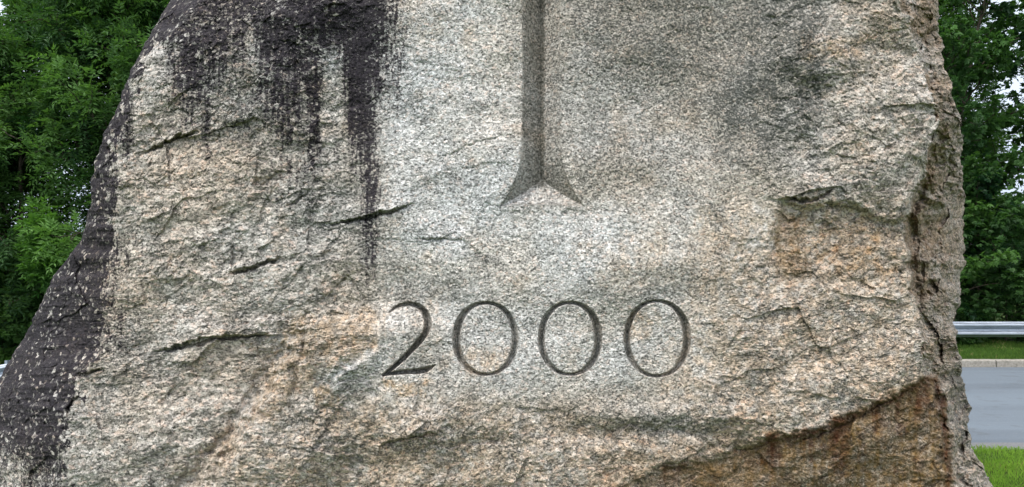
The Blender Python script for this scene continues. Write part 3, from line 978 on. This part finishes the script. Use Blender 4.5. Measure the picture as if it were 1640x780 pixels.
def tubes(paths, sides=6):
    """paths: list of (pts (n,3), radii (n))"""
    Vs = []; Qs = []; off = 0
    ca = np.linspace(0, 2 * np.pi, sides, endpoint=False)
    for P, R in paths:
        n = len(P)
        T = norm(np.gradient(P, axis=0))
        ref = np.array([0.31, .95, .05])
        S = norm(np.cross(T, ref)); W = np.cross(S, T)
        V = P[:, None, :] + R[:, None, None] * (np.cos(ca)[None, :, None] * S[:, None, :] + np.sin(ca)[None, :, None] * W[:, None, :])
        Vs.append(V.reshape(-1, 3))
        i = np.arange(n * sides).reshape(n, sides) + off
        Qs.append(np.stack([i[:-1], np.roll(i[:-1], -1, 1), np.roll(i[1:], -1, 1), i[1:]], -1).reshape(-1, 4))
        off += n * sides
    return np.concatenate(Vs), np.concatenate(Qs)

def leaflets(base, d, nrm, L, W):
    s = norm(np.cross(d, nrm))
    m = base + d * (L * .42)[:, None]
    up = nrm * (W * .22)[:, None]
    tip = base + d * L[:, None] - nrm * (L * .12)[:, None]
    V = np.stack([base, m + s * (W * .5)[:, None] + up, tip, m - s * (W * .5)[:, None] + up], 1)
    return V.reshape(-1, 3)

def wander(r, p, d, L, n, curl, lift):
    pts = [p]; d = d / np.linalg.norm(d)
    for i in range(n):
        d = d + r.normal(0, curl, 3) + np.array([0, 0, lift])
        d = d / np.linalg.norm(d)
        pts.append(pts[-1] + d * L / n)
    return np.array(pts)

def make_plant(seed, H, prof, stems, nlimb, nsub, ntw, nspr, kind, leaf=.085, z_lo=.0, stem_r=.09, spread=.5, bare=0.0, droop=.1):
    """prof(t): crown radius at relative height; returns (wood V,Q), (leaf V,Q,rnd)"""
    r = np.random.RandomState(seed)
    wood = []; SP = []; SD = []; SR = []
    for s in range(stems):
        a0 = r.uniform(0, 2 * np.pi); b = np.array([math.cos(a0), math.sin(a0), 0]) * spread * (0 if stems == 1 else r.uniform(.2, 1))
        hh = H * r.uniform(.85, 1.0)
        main = wander(r, b, np.array([b[0] * .12, b[1] * .12, 1]), hh, 22, .05, .03)
        tt = np.linspace(0, 1, len(main))
        wood.append((main, stem_r * (1 - tt * .92) * r.uniform(.7, 1.1)))
        for i in range(nlimb):
            t = z_lo + (1 - z_lo) * (i + r.rand()) / nlimb
            k = min(int(t * 22), 21)
            p = main[k] + (main[min(k + 1, 22)] - main[k]) * (t * 22 - k)
            a = r.uniform(0, 2 * np.pi)
            R = prof(t) * r.uniform(.65, 1.12)
            el = .25 + .9 * t + r.normal(0, .15)
            d = np.array([math.cos(a) * math.cos(el), math.sin(a) * math.cos(el), math.sin(el)])
            limb = wander(r, p, d, R, 9, .13, -.02)
            lt = np.linspace(0, 1, 10)
            wood.append((limb, stem_r * .38 * (1 - t * .6) * (1 - lt * .85)))
            light = r.normal(0, .20)
            for j in range(nsub):
                q = .18 + .8 * (j + r.rand()) / nsub
                kk = min(int(q * 9), 8)
                p2 = limb[kk] + (limb[kk + 1] - limb[kk]) * (q * 9 - kk)
                dd = (limb[kk + 1] - limb[kk]); dd = dd / np.linalg.norm(dd) + r.normal(0, .75, 3) + np.array([0, 0, .1])
                L2 = R * r.uniform(.22, .45) * (1.15 - q * .5)
                sub = wander(r, p2, dd, L2, 5, .16, -droop * .3)
                wood.append((sub, stem_r * .12 * (1 - np.linspace(0, 1, 6) * .8)))
                if r.rand() < bare: continue
                for m in range(ntw):
                    w = .15 + .85 * (m + r.rand()) / ntw
                    k3 = min(int(w * 5), 4)
                    p3 = sub[k3] + (sub[k3 + 1] - sub[k3]) * (w * 5 - k3)
                    d3 = norm((sub[k3 + 1] - sub[k3])) + r.normal(0, .8, 3)
                    d3 = norm(d3)
                    L3 = r.uniform(.12, .30)
                    for g in range(nspr):
                        SP.append(p3 + d3 * L3 * (g + .5) / nspr + r.normal(0, .03, 3))
                        e = d3 * .6 + r.normal(0, .6, 3) + np.array([0, 0, -droop])
                        SD.append(e); SR.append(light + .16 * q + r.normal(0, .07))
    SP = np.array(SP); SD = norm(np.array(SD)); SR = np.array(SR)
    n = len(SP)
    nrm = norm(np.stack([r.normal(0, .45, n), r.normal(0, .45, n), np.ones(n)], -1))
    nrm = norm(nrm - SD * (nrm * SD).sum(-1, keepdims=True))
    side = np.cross(SD, nrm)
    VV = []; RR = []
    if kind == 'pinnate':          # ash: leaflets in pairs along a stalk
        stalk = leaf * 2.4
        for k in range(7):
            pos = [.35, .35, .65, .65, .92, .92, 1.0][k]; sgn = [1, -1, 1, -1, 1, -1, 0][k]
            b = SP + SD * (stalk * pos) - np.array([0, 0, 1]) * stalk * .22 * pos ** 2
            d = norm(SD * (.55 if sgn else 1) + side * sgn * .85 + r.normal(0, .12, (n, 3)))
            L = leaf * r.uniform(.8, 1.15, n); W = L * .36
            VV.append(leaflets(b, d, norm(nrm + r.normal(0, .18, (n, 3))), L, W)); RR.append(SR + r.normal(0, .05, n))
    elif kind == 'palmate':        # maple: lobes fanning from one point
        for k in range(5):
            an = [-1.25, -.62, 0, .62, 1.25][k]; sc = [.62, .9, 1.05, .9, .62][k]
            d = norm(SD * math.cos(an) + side * math.sin(an) + nrm * -.08)
            L = leaf * sc * r.uniform(.92, 1.08, n); W = L * .62
            VV.append(leaflets(SP, d, nrm, L, W)); RR.append(SR)
    else:                           # simple oval leaves
        for k in range(4):
            sgn = [1, -1, 1, -1][k]; pos = [0.1, .3, .6, .9][k]
            b = SP + SD * leaf * 1.6 * pos
            d = norm(SD * .6 + side * sgn * .8 + r.normal(0, .25, (n, 3)))
            L = leaf * r.uniform(.7, 1.15, n); W = L * .55
            VV.append(leaflets(b, d, norm(nrm + r.normal(0, .3, (n, 3))), L, W)); RR.append(SR + r.normal(0, .06, n))
    LV = np.concatenate(VV); rnd = np.clip(np.concatenate(RR) + .36, 0, 1)
    LQ = np.arange(len(LV)).reshape(-1, 4)
    WV, WQ = tubes(wood, 6)
    return (WV, WQ), (LV, LQ, np.repeat(rnd, 4))

def m_bark():
    N = NT("bark")
    c = N.ramp(N.noise(12, 6, .7, vec=N.map((3, 3, .6))), [(.3, (.035, .028, .020)), (.6, (.09, .075, .058)), (.8, (.16, .145, .12))])
    N.bump(N.noise(25, 5, .7, vec=N.map((3, 3, .5))), .02)
    return N.set(col=c, rough=.9, spec=.15)
MB = m_bark()
M_ASH = m_leaf("ash_leaf", (.018, .060, .022), (.145, .290, .070), .36, .55, .22)
M_MAP = m_leaf("maple_leaf", (.012, .045, .020), (.100, .225, .050), .36, .5, .28)
M_SHR = m_leaf("shrub_leaf", (.014, .052, .018), (.100, .215, .045), .36, .5, .28)

def protos(name, woodname, leafname, data, mat):
    (WV, WQ), (LV, LQ, rnd) = data
    wm = np_mesh(woodname, WV, WQ); wm.materials.append(MB)
    lm = np_mesh(leafname, LV, LQ, False); attr_f(lm, "rnd", rnd); lm.materials.append(mat)
    return (name, woodname, leafname, wm, lm)

def plant(pr, x, y, rz, sc, label, cat, group, szz=None):
    name, wn_, ln_, wm, lm = pr
    e = bpy.data.objects.new(name, None); COL.objects.link(e)
    e.location = (x, y, KH + float(zdrop(np.array(float(x))))); e.rotation_euler = (0, 0, rz)
    e.scale = (sc, sc, szz or sc)
    tag(e, label, cat, group)
    for nm, me in ((wn_, wm), (ln_, lm)):
        o = bpy.data.objects.new(nm, me); COL.objects.link(o); o.parent = e
    return e

ash_prof = lambda t: 2.3 * (0.55 + .8 * math.sin(math.pi * min(1, t * .9 + .12)))
ash_a = protos("ash_tree", "trunk", "crown", make_plant(11, 11.0, ash_prof, 2, 34, 9, 8, 3, 'pinnate', .155, .10, .12, .5, .05), M_ASH)
ash_b = protos("ash_tree", "trunk", "crown", make_plant(12, 10.5, ash_prof, 3, 24, 9, 8, 3, 'pinnate', .15, .08, .09, .8, .05), M_ASH)
map_a = protos("maple_tree", "trunk", "crown", make_plant(21, 10.5, lambda t: 2.1 * (.55 + .7 * math.sin(math.pi * min(1, t * .85 + .1))), 2, 30, 9, 8, 3, 'palmate', .125, .10, .09, .6, .03), M_MAP)
shr_a = protos("hedge_shrub", "stem", "foliage", make_plant(31, 3.2, lambda t: 1.25 * (.75 + .4 * math.sin(math.pi * t)), 6, 14, 7, 7, 3, 'palmate', .11, .02, .03, .8), M_SHR)
shr_b = protos("hedge_shrub", "stem", "foliage", make_plant(32, 2.6, lambda t: 1.15 * (.75 + .4 * math.sin(math.pi * t)), 6, 13, 7, 7, 4, 'oval', .06, .02, .03, .8), M_SHR)
M_YNG = m_leaf("young_leaf", (.03, .10, .022), (.14, .30, .055), .4, .5, .25)
bright = protos("young_ash", "stem", "foliage", make_plant(41, 4.3, lambda t: .55 * (.25 + .9 * t), 1, 9, 4, 5, 3, 'pinnate', .16, .66, .035, .3), M_YNG)

GT = "broadleaf trees lining the road behind the guardrail"
plant(ash_a, -9.3, 18.6, .4, 1.0, "dense green ash tree at the far left edge, foliage down to the ground", "tree", GT)
plant(ash_b, -12.6, 18.9, 1.4, 1.0, "multi-stemmed ash tree just outside the left edge", "tree", GT)
plant(ash_b, -6.3, 19.3, 2.1, 1.02, "ash tree whose crown meets the black streaked shoulder of the stone", "tree", GT)
plant(ash_a, -2.6, 19.4, 3.3, .98, "ash tree hidden behind the left half of the stone", "tree", GT)
plant(map_a, 1.2, 19.6, .9, .98, "maple tree hidden behind the middle of the stone", "tree", GT)
plant(map_a, 5.4, 19.2, 2.6, 1.0, "maple tree hidden behind the right half of the stone", "tree", GT)
plant(map_a, 10.6, 18.6, 4.4, 1.02, "open-crowned maple tree right of the stone with sky showing through", "tree", GT)
plant(ash_b, -9.9, 22.6, 4.1, 1.05, "ash tree of the second row filling the gap at the far left", "tree", GT)
plant(ash_a, -7.4, 23.2, 5.0, 1.05, "ash tree of the second row just left of the stone's shoulder", "tree", GT)
plant(ash_b, 13.2, 23.4, 2.8, 1.0, "ash tree of the second row seen through the open maple", "tree", GT)
plant(map_a, 11.9, 22.0, 1.9, 1.0, "maple tree of the second row closing the gaps above the guardrail", "tree", GT)
plant(map_a, 14.0, 19.4, 5.3, 1.0, "maple tree just outside the right edge", "tree", GT)
for k, (px_, py_) in enumerate([(-15.6, 18.8), (-18.8, 19.2), (-22.0, 18.8), (-25.2, 19.4), (-4.6, 23.5), (2.8, 23.8), (10.4, 24.6), (17.2, 18.9), (20.4, 19.3), (23.6, 18.8)]):
    far_l = px_ < -9 or px_ == -4.6
    plant((ash_a, ash_b)[k % 2] if far_l else (map_a, ash_b)[k % 2], px_, py_, k * 1.3, 1.0,
          "roadside tree beyond the edges of the photo or behind the stone", "tree", GT)
GS = "shrubs of the hedge behind the guardrail"
plant(bright, -10.7, 17.6, .3, .92, "bright green young ash at the left, standing before the darker trees", "young tree", None)
sh = [(-11.6, 18.1, shr_a, "shrub just beyond the left edge"), (-9.9, 17.9, shr_b, "low shrub below the bright young ash at the left"), (-8.0, 18.1, shr_a, "dark shrub left of the black streaked shoulder of the stone"),
      (-6.0, 17.6, shr_b, "shrub hidden behind the left part of the stone"), (-3.6, 17.7, shr_a, "shrub hidden left of the middle of the stone"), (-1.2, 17.7, shr_b, "shrub hidden behind the middle of the stone"),
      (1.3, 17.7, shr_a, "shrub hidden right of the middle of the stone"), (3.8, 17.6, shr_b, "shrub hidden behind the engraved zeros"), (6.2, 17.6, shr_a, "shrub hidden behind the ochre side of the stone"),
      (9.5, 16.75, shr_a, "broad-leaved shrub right of the stone above the guardrail"), (11.2, 16.6, shr_b, "shrub just beyond the right edge")]
for i, (x, y, p, lab) in enumerate(sh):
    plant(p, x, y, i * 1.7, .62 if i < 3 else 1.0, lab, "shrub", GS)
